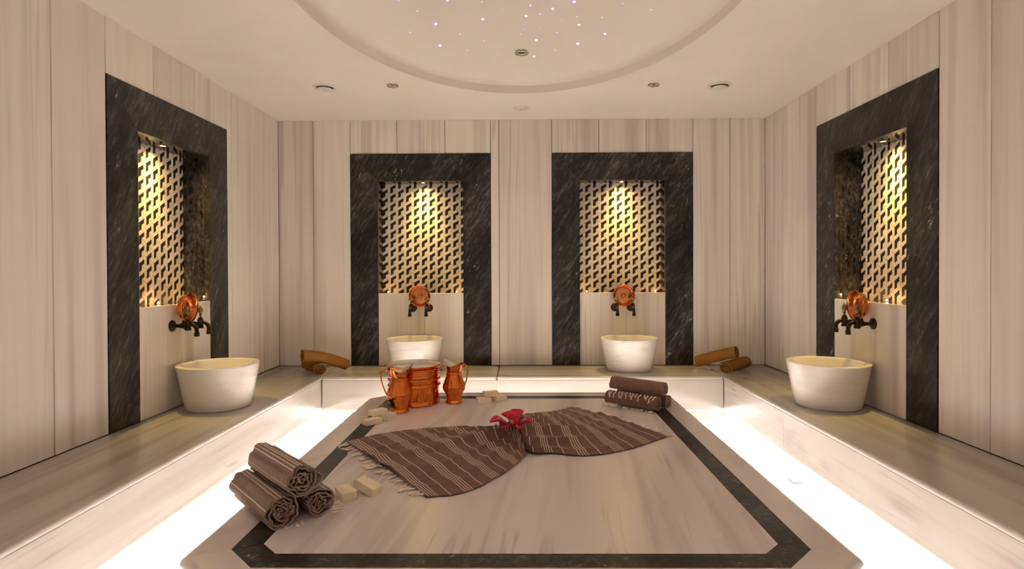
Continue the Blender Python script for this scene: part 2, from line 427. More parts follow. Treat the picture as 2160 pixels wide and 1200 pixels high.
# ------------------------------------------------------------------ benches
def bench(name, label, axis, a0, a1, c0, c1, joints, front, face_joints):
    """axis 'x': runs along x; c0..c1 the depth range; front = coordinate of the free edge"""
    t = tag(empty(name, ((a0 + a1) / 2, (c0 + c1) / 2, 0) if axis == 'x' else ((c0 + c1) / 2, (a0 + a1) / 2, 0)), label, 'bench')
    ox, oy = t.location[0], t.location[1]
    TH = 0.028; g = 0.0008; TK = 0.085      # TK: height of the lit toe recess
    fs = 1 if front > (c0 + c1) / 2 else -1
    mat = M['bench'] if axis == 'x' else M['benchside']; fmat = M['face'] if axis == 'x' else M['faceside']
    js = [a0] + joints + [a1]
    for p, q in zip(js, js[1:]):
        L_ = (q - p) / 2 - g; lo, hi = min(c0, c1), max(c0, c1)
        if axis == 'x': me = box('top_slab', -L_, L_, lo - oy, hi - oy, -TH, 0, 0.012, 4); loc = ((p + q) / 2 - ox, 0, BT)
        else: me = box('top_slab', lo - ox, hi - ox, -L_, L_, -TH, 0, 0.012, 4); loc = (0, (p + q) / 2 - oy, BT)
        link('top_slab', auto_smooth(me), mat, t, loc)
    js = [a0] + face_joints + [a1]
    for p, q in zip(js, js[1:]):
        L_ = (q - p) / 2 - g; fa = front - fs * 0.008; fb = front - fs * 0.035
        lo, hi = min(fa, fb), max(fa, fb)
        if axis == 'x': me = box('front_panel', -L_, L_, lo - oy, hi - oy, TK, BT - TH - 0.001, 0.001); loc = ((p + q) / 2 - ox, 0, 0)
        else: me = box('front_panel', lo - ox, hi - ox, -L_, L_, TK, BT - TH - 0.001, 0.001); loc = (0, (p + q) / 2 - oy, 0)
        link('front_panel', me, fmat, t, loc)
    # masonry core
    fa = front - fs * 0.055
    lo, hi = (min(c0, fa), max(c1, fa)) if fs > 0 else (fa, c1)
    if fs > 0: lo, hi = c0, fa
    if axis == 'x': me = box('core', a0 - ox, a1 - ox, lo - oy, hi - oy, 0, BT - TH - 0.001)
    else: me = box('core', lo - ox, hi - ox, a0 - oy, a1 - oy, 0, BT - TH - 0.001)
    link('toe_kick', me, fmat, t)
    # light strip in the toe recess, facing out
    fb = front - fs * 0.054; fl = front - fs * 0.048; n = int((a1 - a0) / 0.06); v, f = [], []
    for k in range(n + 1):
        q = a0 + (a1 - a0) * k / n
        for (c_, z_) in ((fl, .074), (fl, .066), (fb, .074), (fb, .066)):
            v.append((q - ox, c_ - oy, z_) if axis == 'x' else (c_ - ox, q - oy, z_))
    for k in range(n):
        p, q = 4 * k, 4 * k + 4
        f += [[p, q, q + 1, p + 1], [p + 2, p + 3, q + 3, q + 2], [p, p + 2, q + 2, q], [p + 1, q + 1, q + 3, p + 3]]
    me = mk('led_strip', v, f); me.materials.append(M['led_bench']); me.materials.append(M['plastic'])
    dv = Vector((0, fs, 0)) if axis == 'x' else Vector((fs, 0, 0))
    for pl in me.polygons: pl.material_index = 0 if pl.normal.dot(dv) > .9 else 1
    link('led_strip', me, None, t)
BI = 1.515; BY = 4.425
bench('stone_bench', 'long pale marble bench along the back wall under two niches', 'x', -BI, BI, BY, YB, [-.19, ], BY, [-.19])
bench('stone_bench', 'long pale marble bench along the left wall', 'y', YF, YB, XL, -BI, [1.2], -BI, [.9])
bench('stone_bench', 'long pale marble bench along the right wall', 'y', YF, YB, BI, XR, [1.0], BI, [1.2, 3.436])

# ------------------------------------------------------------------ central platform
PX, PW, PY0, PY1, PC = -0.008, 0.963, 1.468, 3.876, 0.178
def octo(d):
    W = PW - d; c = PC - d * (2 - math.sqrt(2)); y0 = PY0 + d; y1 = PY1 - d
    return [(PX - W + c, y0), (PX + W - c, y0), (PX + W, y0 + c), (PX + W, y1 - c), (PX + W - c, y1), (PX - W + c, y1), (PX - W, y1 - c), (PX - W, y0 + c)]
def platform():
    t = tag(empty('marble_platform', (PX, (PY0 + PY1) / 2, 0)), 'low octagonal marble platform with black inlaid border in the middle of the room', 'platform')
    ox, oy = t.location[0], t.location[1]
    def loc(poly): return [(p[0] - ox, p[1] - oy) for p in poly]
    ZB = 0.27
    d1, d2 = 0.123, 0.203
    prof = [(d1 - .0006, BT - .02), (d1 - .0006, BT), (0.022, BT), (0.013, BT - .0018), (0.006, BT - .0065), (0.0016, BT - .014), (0, BT - .024), (0, ZB + .01), (0.004, ZB), (0.018, ZB), (0.018, ZB + .046), (d1 - .0006, ZB + .046)]
    polys = [loc(octo(d)) for d, z in prof]
    for i in range(8):
        j = (i + 1) % 8
        a = [Vector((*polys[k][i], prof[k][1])) for k in range(len(prof))]
        b = [Vector((*polys[k][j], prof[k][1])) for k in range(len(prof))]
        e = (b[1] - a[1]).normalized() * 0.0005
        n = len(prof)
        v = [p + e for p in a] + [p - e for p in b]
        f = [[k, (k + 1) % n, n + (k + 1) % n, n + k] for k in range(n)] + [list(range(n)), list(range(2 * n - 1, n - 1, -1))]
        c = sum(v, Vector()) / len(v); c.z = 0
        link('border_slab', auto_smooth(mk('border_slab', [p - c for p in v], f), 0.5), M['border'], t, c)
    A, B = loc(octo(d1)), loc(octo(d2))
    for i in range(8):
        j = (i + 1) % 8
        q = [Vector((*A[i], 0)), Vector((*A[j], 0)), Vector((*B[j], 0)), Vector((*B[i], 0))]
        c = sum(q, Vector()) / 4
        q = [(p - c) * 0.9985 for p in q]
        me = prismz('inlay_strip', [(p.x, p.y) for p in q], BT - .02, BT)
        link('inlay_strip', me, M['dark'], t, c)
    me = prismz('center_panel', [(p[0] * .9995, p[1] * .9995) for p in B], BT - .02, BT)
    link('center_panel', me, M['center'], t)
    me = prismz('core', loc(octo(0.03)), BT - .0205, BT - .0202); link('core', me, M['joint'], t)
    me = prismz('plinth', loc(octo(0.125)), 0, ZB + .046); link('plinth', me, M['border'], t)
    # light strips tucked behind the lip
    Q0, Q1 = loc(octo(0.110)), loc(octo(0.118))
    for i in range(8):
        j = (i + 1) % 8
        p0, p1 = Vector((*Q0[i], 0)), Vector((*Q0[j], 0)); r0, r1 = Vector((*Q1[i], 0)), Vector((*Q1[j], 0))
        n = max(2, int((p1 - p0).length / 0.05)); v, f = [], []
        for k in range(n + 1):
            for P_, z in ((p0.lerp(p1, k / n), ZB + .038), (p0.lerp(p1, k / n), ZB + .030), (r0.lerp(r1, k / n), ZB + .038), (r0.lerp(r1, k / n), ZB + .030)):
                v.append((P_.x, P_.y, z))
        for k in range(n):
            a_, b_ = 4 * k, 4 * k + 4
            f += [[a_, b_, b_ + 1, a_ + 1], [a_ + 2, a_ + 3, b_ + 3, b_ + 2], [a_, a_ + 2, b_ + 2, b_], [a_ + 1, b_ + 1, b_ + 3, a_ + 3]]
        f += [[0, 1, 3, 2], [4 * n, 4 * n + 2, 4 * n + 3, 4 * n + 1]]
        me = mk('led_strip', v, f)
        me.materials.append(M['led_side'] if i in (2, 6) else M['led_end'] if i in (0, 4) else M['led_corner']); me.materials.append(M['plastic'])
        out = ((p0 + p1) / 2).normalized()
        for pl in me.polygons: pl.material_index = 0 if pl.normal.dot(out) > .5 and pl.area > 1e-6 and abs(pl.normal.z) < .1 and abs(pl.normal.dot((p1 - p0).normalized())) < .3 else 1
        tag(link('led_strip', me, None, t), 'warm white light strip hidden under the platform lip')
platform()

# ------------------------------------------------------------------ niches
R3 = math.sqrt(3) / 2
def chevron(k):
    """one of the three congruent chevrons of the mosaic, in units of the row pitch (x, z)"""
    u = (R3, 0.5); v = (0.0, -1.0)            # arms: up-right and down
    a, b = 2 / 3, 1 / 3
    ang = k * 2 * PI / 3
    def comb(s, t): return (u[0] * s + v[0] * t, u[1] * s + v[1] * t)
    pts = [comb(0, 0), comb(a, 0), comb(a, b), comb(b, b), comb(b, a), comb(0, a)]
    return pts
ROW = 0.0792
def tri_cell():
    """split one lattice rhombus into dark + two cream chevrons: the dark one turned by 120 degrees twice"""
    base = chevron(0)
    out = [base]
    # the three chevrons meet at their outer corners
    u = (R3, 0.5); v = (0.0, -1.0)
    c = (0.0, 0.0)
    for k in (1, 2):
        a = k * 2 * PI / 3
        out.append([(c[0] + (p[0] - c[0]) * math.cos(a) - (p[1] - c[1]) * math.sin(a),
                     c[1] + (p[0] - c[0]) * math.sin(a) + (p[1] - c[1]) * math.cos(a)) for p in base])
    return out
CELL = tri_cell()
def tile_mesh(name, poly):
    s = ROW; cx = sum(p[0] for p in poly) / len(poly); cz = sum(p[1] for p in poly) / len(poly)
    n = len(poly)
    # inset by mitre offset for the grout joint, plus a small arris
    def inset(d):
        out = []
        for i in range(n):
            p0, p1, p2 = [Vector((*poly[(i + k) % n], 0)) * s for k in (-1, 0, 1)]
            e1 = (p1 - p0).normalized(); e2 = (p2 - p1).normalized()
            area = sum(poly[k][0] * poly[(k + 1) % n][1] - poly[(k + 1) % n][0] * poly[k][1] for k in range(n))
            sg = 1 if area > 0 else -1
            n1 = Vector((-e1.y, e1.x, 0)) * sg; n2 = Vector((-e2.y, e2.x, 0)) * sg
            m_ = (n1 + n2); m_ = m_ / max(m_.dot(n1), 0.2)
            q = p1 + m_ * d; out.append((q.x - cx * s, q.y - cz * s))
        return out
    a, b = inset(0.0007), inset(0.0015)
    v = [(p[0], 0.012, p[1]) for p in a] + [(p[0], 0.0009, p[1]) for p in a] + [(p[0], 0.0, p[1]) for p in b]
    f = []
    for r in (0, 1):
        f += [[r * n + i, r * n + (i + 1) % n, (r + 1) * n + (i + 1) % n, (r + 1) * n + i] for i in range(n)]
    f.append([2 * n + i for i in (0, 1, 2, 3)]); f.append([2 * n + i for i in (0, 3, 4, 5)])
    return mk(name, v, f), (cx * s, cz * s)
TILES = [tile_mesh('dark_tile', CELL[0]), tile_mesh('light_tile', CELL[1]), tile_mesh('light_tile', CELL[2])]
for k, (me, c) in enumerate(TILES): me.materials.append(M['darktile'] if k == 0 else M['lighttile'])

def niche(key, org, rz, label):
    t = tag(empty('wall_niche', (org[0], org[1], BT), rz), label, 'niche')
    z = lambda a: a - BT
    h, H = NW / 2, FW / 2
    pr = -0.006
    jz0 = 0.0
    # jambs mitred into the lintel
    for s in (-1, 1):
        poly = [(s * h, jz0), (s * H, jz0), (s * H, z(FZ1)), (s * h, z(NZ1))]
        link('jamb', prism('jamb', poly, pr, 0.03), M['dark'], t)
    e = 0.0006
    link('lintel', prism('lintel', [(-h + e, z(NZ1)), (h - e, z(NZ1)), (H - e, z(FZ1)), (-H + e, z(FZ1))], pr, 0.03), M['dark'], t)
    # linings
    for s in (-1, 1):
        a, b = sorted((s * (h + 0.0), s * (h + 0.02)))
        link('side_lining', box('side_lining', a, b, 0.031, ND, z(NZ0) - .02, z(NZ1) + .02), M['darkpol'], t)
    sof = link('soffit', box('soffit', -h, h, 0.031, ND, z(NZ1), z(NZ1) + .02), M['darkpol'], t)
    link('ledge', box('ledge', -h, h, 0.012, ND, z(NZ0) - .02, z(NZ0), 0.001), M['darkpol'], t)
    # apron of two slabs under the ledge
    jx = 0.03
    for a, b in ((-h, jx), (jx, h)):
        link('apron_panel', box('apron_panel', -(b - a) / 2 + .001, (b - a) / 2 - .001, -0.004, 0.0115, -z(NZ0) / 2, z(NZ0) / 2, 0.0015), M['apron'], t, ((a + b) / 2, 0, z(NZ0) / 2))
    # mosaic
    bk = link('mosaic_backing', box('mosaic_backing', -h - .09, h + .09, ND + .006, ND + .03, z(NZ0) - .09, z(NZ1) + .09), M['grout'], t)
    x_ph, z_ph = -0.156, z(1.546)       # outer corner of one dark piece
    for i in range(-12, 13):
        for j in range(-26, 27):
            bx = x_ph + i * R3 * ROW; bz = z_ph + (i * 0.5 + j) * ROW
            for k in range(3):
                me, c = TILES[k]
                px, pz = bx + c[0], bz + c[1]
                if -h - .022 < px < h + .022 and z(NZ0) - .022 < pz < z(NZ1) + .022:
                    link(me.name.split('.')[0], me, None, t, (px, ND + random.uniform(0.0, 0.0008), pz))
    return t
NLAB = {'back_left': 'black marble niche with geometric mosaic in the back wall, behind the copper bucket',
        'back_right': 'black marble niche with geometric mosaic in the back wall, right of the other',
        'left': 'black marble niche with geometric mosaic set in the left wall',
        'right': 'black marble niche with geometric mosaic set in the right wall'}
WHERE = {'back_left': 'left back-wall niche', 'back_right': 'right back-wall niche', 'left': 'left-wall niche', 'right': 'right-wall niche'}
def local(org, rz, x, y, zz):
    return Vector((org[0] + x * math.cos(rz) - y * math.sin(rz), org[1] + x * math.sin(rz) + y * math.cos(rz), zz))

def fixture_light(name, label, loc, down=True, r=0.028, power=0, bulb='bulb', tilt=(0, 0, 0)):
    t = tag(empty(name, loc), label, 'light')
    s = -1 if down else 1
    ring = lathe('bezel', [(r * .55, 0.001 * s), (r * .62, 0.004 * s), (r * .9, 0.004 * s), (r, 0.002 * s), (r, 0.0)], 28)
    link('bezel', ring, M['brass'] if bulb == 'bulb' else M['chrome'], t)
    hb = 0.0028 if down else 0.015
    link('lens', lathe('lens', [(r * .55, 0.0012 * s), (r * .55, hb * .5 * s), (r * .4, hb * .85 * s), (0, hb * s)], 20), M[bulb], t)
    return t

def basin(loc, label):
    prof = [(0, 0.0), (0.172, 0.0), (0.178, 0.004), (0.182, 0.012), (0.226, 0.250), (0.2265, 0.254), (0.224, 0.257), (0.196, 0.257), (0.192, 0.254), (0.184, 0.235), (0.168, 0.15), (0.14, 0.10), (0.09, 0.075), (0, 0.068)]
    return tag(link('marble_basin', lathe('marble_basin', prof, 80, ang=0.5), M['basin'], None, loc, (0, 0, random.uniform(0, 6))), label, 'basin')
def faucet(loc, rz, label):
    t = tag(empty('faucet', loc, rz), label, 'faucet', 'bronze faucets over the basins')
    link('flange', tube('flange', [(0, 0, 0), (0, -.004, 0), (0, -.010, 0), (0, -.016, 0), (0, -.02, 0)], [.034, .034, .030, .018, .0135], 24), M['bronze'], t)
    link('pipe', tube('pipe', [(0, -.018, 0), (0, -.05, 0), (0, -.054, 0), (0, -.060, 0), (0, -.064, 0), (0, -.092, 0)], [.0115, .0115, .015, .015, .0125, .0125], 16), M['bronze'], t)
    link('valve_body', lathe('valve_body', [(0, -.027), (.016, -.027), (.018, -.024), (.018, -.016), (.0155, -.012), (.0155, .014), (.018, .018), (.018, .026), (.013, .030), (.011, .040), (0, .040)], 20), M['bronze'], t, (0, -.095, 0))
    hd = link('handle', lathe('handle', [(0, .040), (.006, .041), (.006, .052), (.010, .056), (.006, .061), (.011, .070), (.0145, .082), (.012, .092), (.007, .100), (.004, .107), (0, .113)], 10), M['brass'], t, (0, -.095, 0))
    link('handle_bar', tube('handle_bar', [(-.021, 0, .076), (-.014, 0, .076), (0, 0, .076), (.014, 0, .076), (.021, 0, .076)], [.005, .0065, .004, .0065, .005], 10), M['brass'], hd)
    path = [(0, -.105, .004)] + [(0, -.112 - .034 * math.sin(a), .004 - .034 * (1 - math.cos(a)) + .004) for a in [PI / 2 * k / 6 for k in range(7)]] + [(0, -.147, -.045)]
    link('spout', tube('spout', path, [.0115] * len(path), 14), M['bronze'], t)
    link('nozzle', lathe('nozzle', [(.0, -.062), (.0145, -.062), (.0155, -.058), (.0145, -.054), (.0145, -.050), (.016, -.047), (.0145, -.040), (.0115, -.037), (0, -.037)], 16), M['bronze'], t, (0, -.147, 0))
    return t
BOWL = lathe('copper_bowl', [(0, .0), (.058, .0), (.066, .003), (.072, .010), (.079, .028), (.083, .040), (.089, .0445), (.0905, .0475), (.0895, .0495), (.086, .0485), (.081, .0425), (.078, .036), (.0745, .024), (.071, .014), (.067, .010), (.064, .0105), (.0625, .0085), (.024, .0085), (.0225, .0105), (.021, .0085), (.0155, .0085), (.0145, .0125), (.011, .0165), (.006, .018), (0, .0182)], 64, ang=0.5)
def bowl(loc, rz, label):
    return tag(link('copper_bowl', BOWL, M['bowlcopper'], None, loc, (PI / 2 + 0.04, 0, rz)), label, 'bowl')

for key, org, rz in NICHES:
    niche(key, org, rz, NLAB[key])
    wh = WHERE[key]
    # spotlight in the soffit
    lp_ = local(org, rz, 0.008, 0.085, NZ1)
    t = fixture_light('niche_spotlight', 'small lit spotlight in the top of the ' + wh, lp_, True)
    sp = bpy.data.lights.new('niche_spot', 'SPOT'); sp.energy = NICHE_POWER; sp.color = NICHE_COLOR
    sp.spot_size = math.radians(150); sp.spot_blend = 1.0; sp.shadow_soft_size = 0.012
    so = bpy.data.objects.new('niche_spot', sp); COL.objects.link(so); so.parent = t; so.location = (0, 0, -0.006)
    sn = bpy.data.lights.new('niche_beam', 'SPOT'); sn.energy = NICHE_POWER * 4.8; sn.color = (1.0, 0.70, 0.20)
    sn.spot_size = math.radians(72); sn.spot_blend = 1.0; sn.shadow_soft_size = 0.012
    so = bpy.data.objects.new('niche_beam', sn); COL.objects.link(so); so.parent = t; so.location = (0, 0, -0.006)
    # pin lights on the ledge
    pins = [(-.293, 'left end'), (.293, 'right end')] if key.startswith('back') else \
           ([(0.0, 'middle'), (.293, 'far end')] if key == 'left' else [(-.293, 'far end'), (0.0, 'middle')])
    for (dx, nm) in pins:
        pl = local(org, rz, dx, 0.075 if abs(dx) > .1 else 0.115, NZ0 + 0.0005)
        fixture_light('ledge_pin_light', 'tiny glowing pin light at the %s of the ledge in the %s' % (nm, wh), pl, False, 0.012, bulb='pin')
        pt = bpy.data.lights.new('pin_spot', 'POINT'); pt.energy = 0.2; pt.color = (1.0, 0.55, 0.22); pt.shadow_soft_size = 0.006
        po = bpy.data.objects.new('pin_spot', pt); COL.objects.link(po); po.location = pl + Vector((0, 0, 0.024))
    # basin, faucets and bowl
    bl = {'back_left': ((-0.864, 4.728), 'round white marble basin behind the copper bucket'),
          'back_right': ((0.862, 4.728), 'round white marble basin under the right back-wall niche'),
          'left': ((-1.812, 3.492), 'round white marble basin on the left bench'),
          'right': ((1.812, 3.492), 'round white marble basin with grey vein on the right bench')}[key]
    basin((bl[0][0], bl[0][1], BT), bl[1])
    for s, nm in ((-1, 'left'), (1, 'right')):
        faucet(local(org, rz, s * 0.067, -0.004, 0.823), rz, 'dark bronze faucet on the %s side under the %s' % (nm, wh))
    bowl(local(org, rz, 0.0, -0.026, 0.927), rz, 'round copper bowl propped over the faucets of the ' + wh)

# ------------------------------------------------------------------ ceiling fittings
def vent(loc, label):
    t = tag(empty('ceiling_vent', loc), label, 'vent')
    link('collar', lathe('collar', [(.058, .0), (.060, -.007), (.067, -.012), (.076, -.010), (.081, -.004), (.082, 0)], 48), M['plastic'], t)
    link('throat', lathe('throat', [(.0585, -.0015), (0, -.0015)], 48), M['black'], t)
    link('disc', lathe('disc', [(0, -.012), (.046, -.012), (.052, -.015), (.052, -.019), (.046, -.024), (.02, -.027), (0, -.028)], 48), M['plastic'], t)
vent((-1.350, 4.045, CE), 'round white air vent in the ceiling on the left')
vent((1.364, 4.060, CE), 'round white air vent in the ceiling on the right')
def downlight(loc, label, r=0.042):
    t = tag(empty('ceiling_downlight', loc), label, 'light')
    link('bezel', lathe('bezel', [(r * .66, .004), (r * .70, -.005), (r * .84, -.008), (r * .97, -.005), (r, 0)], 40), M['chrome'], t)
    link('reflector', lathe('reflector', [(r * .66, .003), (r * .5, -.0005), (r * .42, .0)], 40), M['bronze'], t)
    link('lens', lathe('lens', [(r * .44, .001), (r * .2, -.001), (0, -.002)], 24), M['black'], t)
downlight((-0.877, 4.02, CE), 'small chrome downlight left of the oval recess')
downlight((0.908, 4.037, CE), 'small chrome downlight right of the oval recess')
t = tag(empty('smoke_detector', (0.008, 4.609, CE)), 'flat round detector in the ceiling before the back wall', 'detector')
link('base', lathe('base', [(0, -.004), (.058, -.004), (.062, -.002), (.063, 0)], 40), M['plastic'], t)
link('cap', lathe('cap', [(0, -.012), (.035, -.012), (.045, -.009), (.047, -.004)], 40), M['plastic'], t)
for a in (0.4, 2.5, 4.6):
    link('slot', box('slot', -.006, .006, -.002, .002, -.013, -.0115), M['black'], t, (.02 * math.cos(a), .02 * math.sin(a), 0))
STARS = [(-0.644, 3.111, 1), (-0.392, 3.159, 2), (-0.211, 3.196, 1), (-0.793, 3.154, 0), (-0.569, 3.248, 1), (-0.720, 3.290, 0), (-0.491, 3.410, 3), (-0.653, 3.479, 1), (-0.218, 3.392, 2), (-0.366, 3.563, 1), (-0.504, 3.682, 3), (-0.230, 3.668, 1), (-0.342, 3.779, 1), (-0.145, 3.851, 1), (-0.090, 3.519, 0), (-0.003, 3.595, 1), (-0.325, 3.283, 0), (-0.103, 3.300, 0), (0.054, 3.246, 1), (0.178, 3.279, 2), (0.289, 3.193, 3), (0.031, 3.368, 2), (0.111, 3.345, 1), (0.321, 3.364, 1), (0.341, 3.458, 2), (0.461, 3.353, 1), (0.549, 3.183, 1), (0.710, 3.214, 1), (0.621, 3.392, 0), (0.505, 3.545, 2), (0.218, 3.567, 1), (0.097, 3.667, 3), (0.357, 3.696, 3), (0.222, 3.797, 1), (0.087, 3.891, 2), (0.021, 3.532, 0), (0.114, 3.516, 0), (0.234, 3.420, 0)]
for (x, y, k) in STARS:
    r = (0.0032, 0.0048, 0.0068, 0.0088)[k]
    z = dome_z(x, y)
    me = lathe('star_light', [(r * 1.0, .001), (r, -.001), (r * .8, -r * .6), (r * .4, -r * .9), (0, -r)], 12)
    o = link('star_light', me, M['star'] if k > 1 else M['starfaint'], None, (x, y, z))
    tag(o, 'bright violet pinpoint star light in the domed oval ceiling recess' if k > 1 else 'faint violet pinpoint star light in the domed oval ceiling recess', 'light', 'bright star lights in the dome' if k > 1 else 'faint star lights in the dome')
downlight((0.005, 3.841, dome_z(0.005, 3.841) - .002), 'chrome downlight inside the domed oval recess', 0.046)


# ------------------------------------------------------------------ copper vessels on the platform
def bucket():
    t = tag(empty('copper_bucket', (-0.660, 3.588, BT)), 'large round copper bucket with ribbed and beaded bands', 'bucket')
    h = 0.232
    outer = [(0, 0.0), (.150, 0.0), (.157, .002), (.159, .006), (.156, .011), (.153, .03), (.1515, .06), (.152, .09), (.154, .105)]
    outer += [(.1565, .110), (.1535, .115), (.154, .142), (.1565, .147), (.1545, .152), (.1545, .165)]
    for k in range(4):
        z = .166 + k * .0125; outer += [(.1548, z), (.1595, z + .004), (.1595, z + .007), (.1548, z + .011)]
    outer += [(.157, .218), (.163, .224), (.168, .229), (.1685, .233), (.166, .236), (.162, .234)]
    bd = link('body', lathe('body', outer, 96, ang=0.9), M['copper'], t)
    link('lining', lathe('lining', [(.1625, .2345), (.156, .226), (.151, .21), (.149, .10), (.146, .02), (.13, .008), (0, .006)], 64), M['tin'], t)
    n = 40; v, f = [(0, 0, .208)], []
    for i in range(1, 9):
        for k in range(n):
            a = 2 * PI * k / n; r = .150 * i / 8
            v.append((r * math.cos(a), r * math.sin(a), .208 + .007 * noise.noise(Vector((r * math.cos(a) * 45, r * math.sin(a) * 45, 1))) * (i < 8)))
    for k in range(n): f.append([0, 1 + k, 1 + (k + 1) % n])
    for i in range(7):
        for k in range(n): f.append([1 + i * n + k, 1 + (i + 1) * n + k, 1 + (i + 1) * n + (k + 1) % n, 1 + i * n + (k + 1) % n])
    tag(link('foam', mk('foam', v, f, True), M['foam'], t), 'white soap foam filling the bucket')
    for z in (.111, .148):
        n = 84; v, f = [], []
        bm = bmesh.new()
        for k in range(n):
            a = 2 * PI * k / n
            mat = Matrix.Translation((.157 * math.cos(a), .157 * math.sin(a), z))
            bmesh.ops.create_icosphere(bm, subdivisions=1, radius=.0036, matrix=mat)
        me = bpy.data.meshes.new('bead_row'); bm.to_mesh(me); bm.free()
        me.polygons.foreach_set('use_smooth', [True] * len(me.polygons))
        tag(link('bead_row', me, M['copper'], bd), kind='stuff')
    # embossed relief panels low on the body
    for k in range(7):
        a = -PI / 2 + (k - 3) * .42
        v = []
        rel = [(-.026, .020), (-.020, .075), (-.008, .094), (0, .100), (.008, .094), (.020, .075), (.026, .020), (0, .014)]
        n = len(rel)
        for off in (0.0, .0035):
            for (x, z) in rel:
                sc_ = 1.0 if off == 0 else .82
                aa = a + x * sc_ / .1525; rr = .1515 + off
                zz = .057 + (z - .057) * sc_
                v.append((rr * math.cos(aa), rr * math.sin(aa), zz))
        f = [[i, (i + 1) % n, n + (i + 1) % n, n + i] for i in range(n)] + [[n + i for i in range(n)]]
        link('relief', mk('relief', v, f), M['copper'], bd)
    # lug handles
    for s in (-1, 1):
        pts = [(s * (.160 + .012 * math.sin(PI * k / 8)), -.03 + .06 * k / 8, .205 - .012 * math.sin(PI * k / 8)) for k in range(9)]
        link('lug', tube('lug', pts, .004, 8), M['copper'], t)
bucket()
def jug(loc, rz, label, sc=1.0):
    """pouring lip towards local +x, handle at local -x"""
    t = tag(empty('copper_jug', loc, rz), label, 'jug')
    t.scale = (sc, sc, sc)
    lower = [(0, 0), (.052, 0), (.056, .003), (.055, .009), (.049, .014), (.047, .02), (.051, .05), (.058, .066)]
    link('base', lathe('base', lower, 48, ang=0.9), M['copper'], t)
    prof = [(.058, .066), (.0655, .076), (.0715, .092), (.0705, .104), (.064, .125), (.055, .15), (.0475, .172), (.0455, .178)]
    def flute(p, a):
        r = math.hypot(p[0], p[1]); u = max(0, min(1, (p[2] - .07) / .11)); w_ = math.sin(PI * u) ** .7
        k = 1 + .03 * w_ * (abs(math.sin(a * 9)) - .5)
        return (p[0] * k, p[1] * k, p[2])
    link('belly', lathe('belly', [(r, z) for r, z in prof], 108, flute, 0.5), M['copper'], t)
    link('collar', lathe('collar', [(.0455, .177), (.0505, .179), (.0515, .183), (.0495, .187), (.0455, .188)], 48, ang=0.9), M['copper'], t)
    def lip(p, a):
        u = max(0.0, (p[2] - .188) / .062); c = math.cos(a)
        k = 1 + .10 * u + .34 * u * u * max(0, c) ** 3
        dz = u * u * (.018 * max(0, c) ** 2 - .020 * math.sin(a) ** 2 + .006 * max(0, -c))
        return (p[0] * k + .006 * u * (1 if c > 0 else 0) * max(0, c), p[1] * (1 + .06 * u), p[2] + dz)
    nk = [(.0455, .188), (.0435, .200), (.0450, .216), (.0485, .232), (.0525, .246), (.0535, .250)]
    nko = link('neck', lathe('neck', nk, 64, lip), M['copper'], t)
    link('lining', lathe('lining', [(r - .0022, z) for r, z in nk[::-1]] + [(.042, .17), (0, .168)], 64, lip), M['tin'], nko)
    pts = spline([(-.050, 0, .238), (-.075, 0, .246), (-.098, 0, .225), (-.101, 0, .19), (-.088, 0, .14), (-.072, 0, .105), (-.066, 0, .085)], 26)
    link('handle', tube('handle', pts, [.0075] * 20 + [.007, .0065, .006, .006, .007, .008], 12, 0.55), M['copper'], t)
    link('thumb_rest', lathe('thumb_rest', [(0, -.006), (.006, -.004), (.008, 0), (.006, .005), (0, .008)], 12), M['brass'], t, (-.062, 0, .25))
jug((-0.702, 3.348, BT), 0.35, 'copper jug standing before the bucket, handle to the left')
jug((-0.415, 3.580, BT), PI - 0.45, 'copper jug standing right of the bucket, handle to the right', 0.97)

# ------------------------------------------------------------------ soap bars
def soap_mesh():
    bm = bmesh.new(); bmesh.ops.create_cube(bm, size=1)
    for v in bm.verts: v.co = Vector((v.co.x * .088, v.co.y * .054, (v.co.z + .5) * .030))
    bmesh.ops.bevel(bm, geom=bm.edges[:], offset=.0022, segments=2, affect='EDGES', profile=0.6)
    top = max(bm.faces, key=lambda q: q.calc_center_median().z + q.calc_area())
    r = bmesh.ops.inset_region(bm, faces=[top], thickness=.006, depth=0)
    r = bmesh.ops.inset_region(bm, faces=[top], thickness=.0012, depth=-.0009)
    me = bpy.data.meshes.new('soap_bar'); bm.to_mesh(me); bm.free()
    me.materials.append(M['soap']); return auto_smooth(me, .9)
SOAP = soap_mesh()
def soap(x, y, z, yaw, label, rx=0, ry=0):
    o = link('soap_bar', SOAP, None, None, (x, y, z), (rx, ry, math.radians(yaw)))
    tag(o, label, 'soap', 'cream soap bars on the platform')
soap(-.790, 3.078, BT, 45, 'cream soap bar at the front of the stack by the left copper jug')
soap(-.728, 3.180, BT, 77, 'cream soap bar at the right of the stack by the left copper jug')
soap(-.775, 3.150, BT + .0302, 48, 'cream soap bar lying on top of the stack by the left copper jug')
soap(-.232, 3.578, BT, 17, 'cream soap bar at the left of the stack near the back platform edge')
soap(-.143, 3.630, BT, 48, 'cream soap bar at the right of the stack near the back platform edge')
soap(-.195, 3.612, BT + .0302, 22, 'cream soap bar on top of the stack near the back platform edge')
soap(-.632, 2.090, BT, -56, 'cream soap bar lying flat beside the front towel rolls')
soap(-.566, 2.126, BT + .0120, -24, 'cream soap bar leaning on another beside the front towel rolls', 0, 0.30)

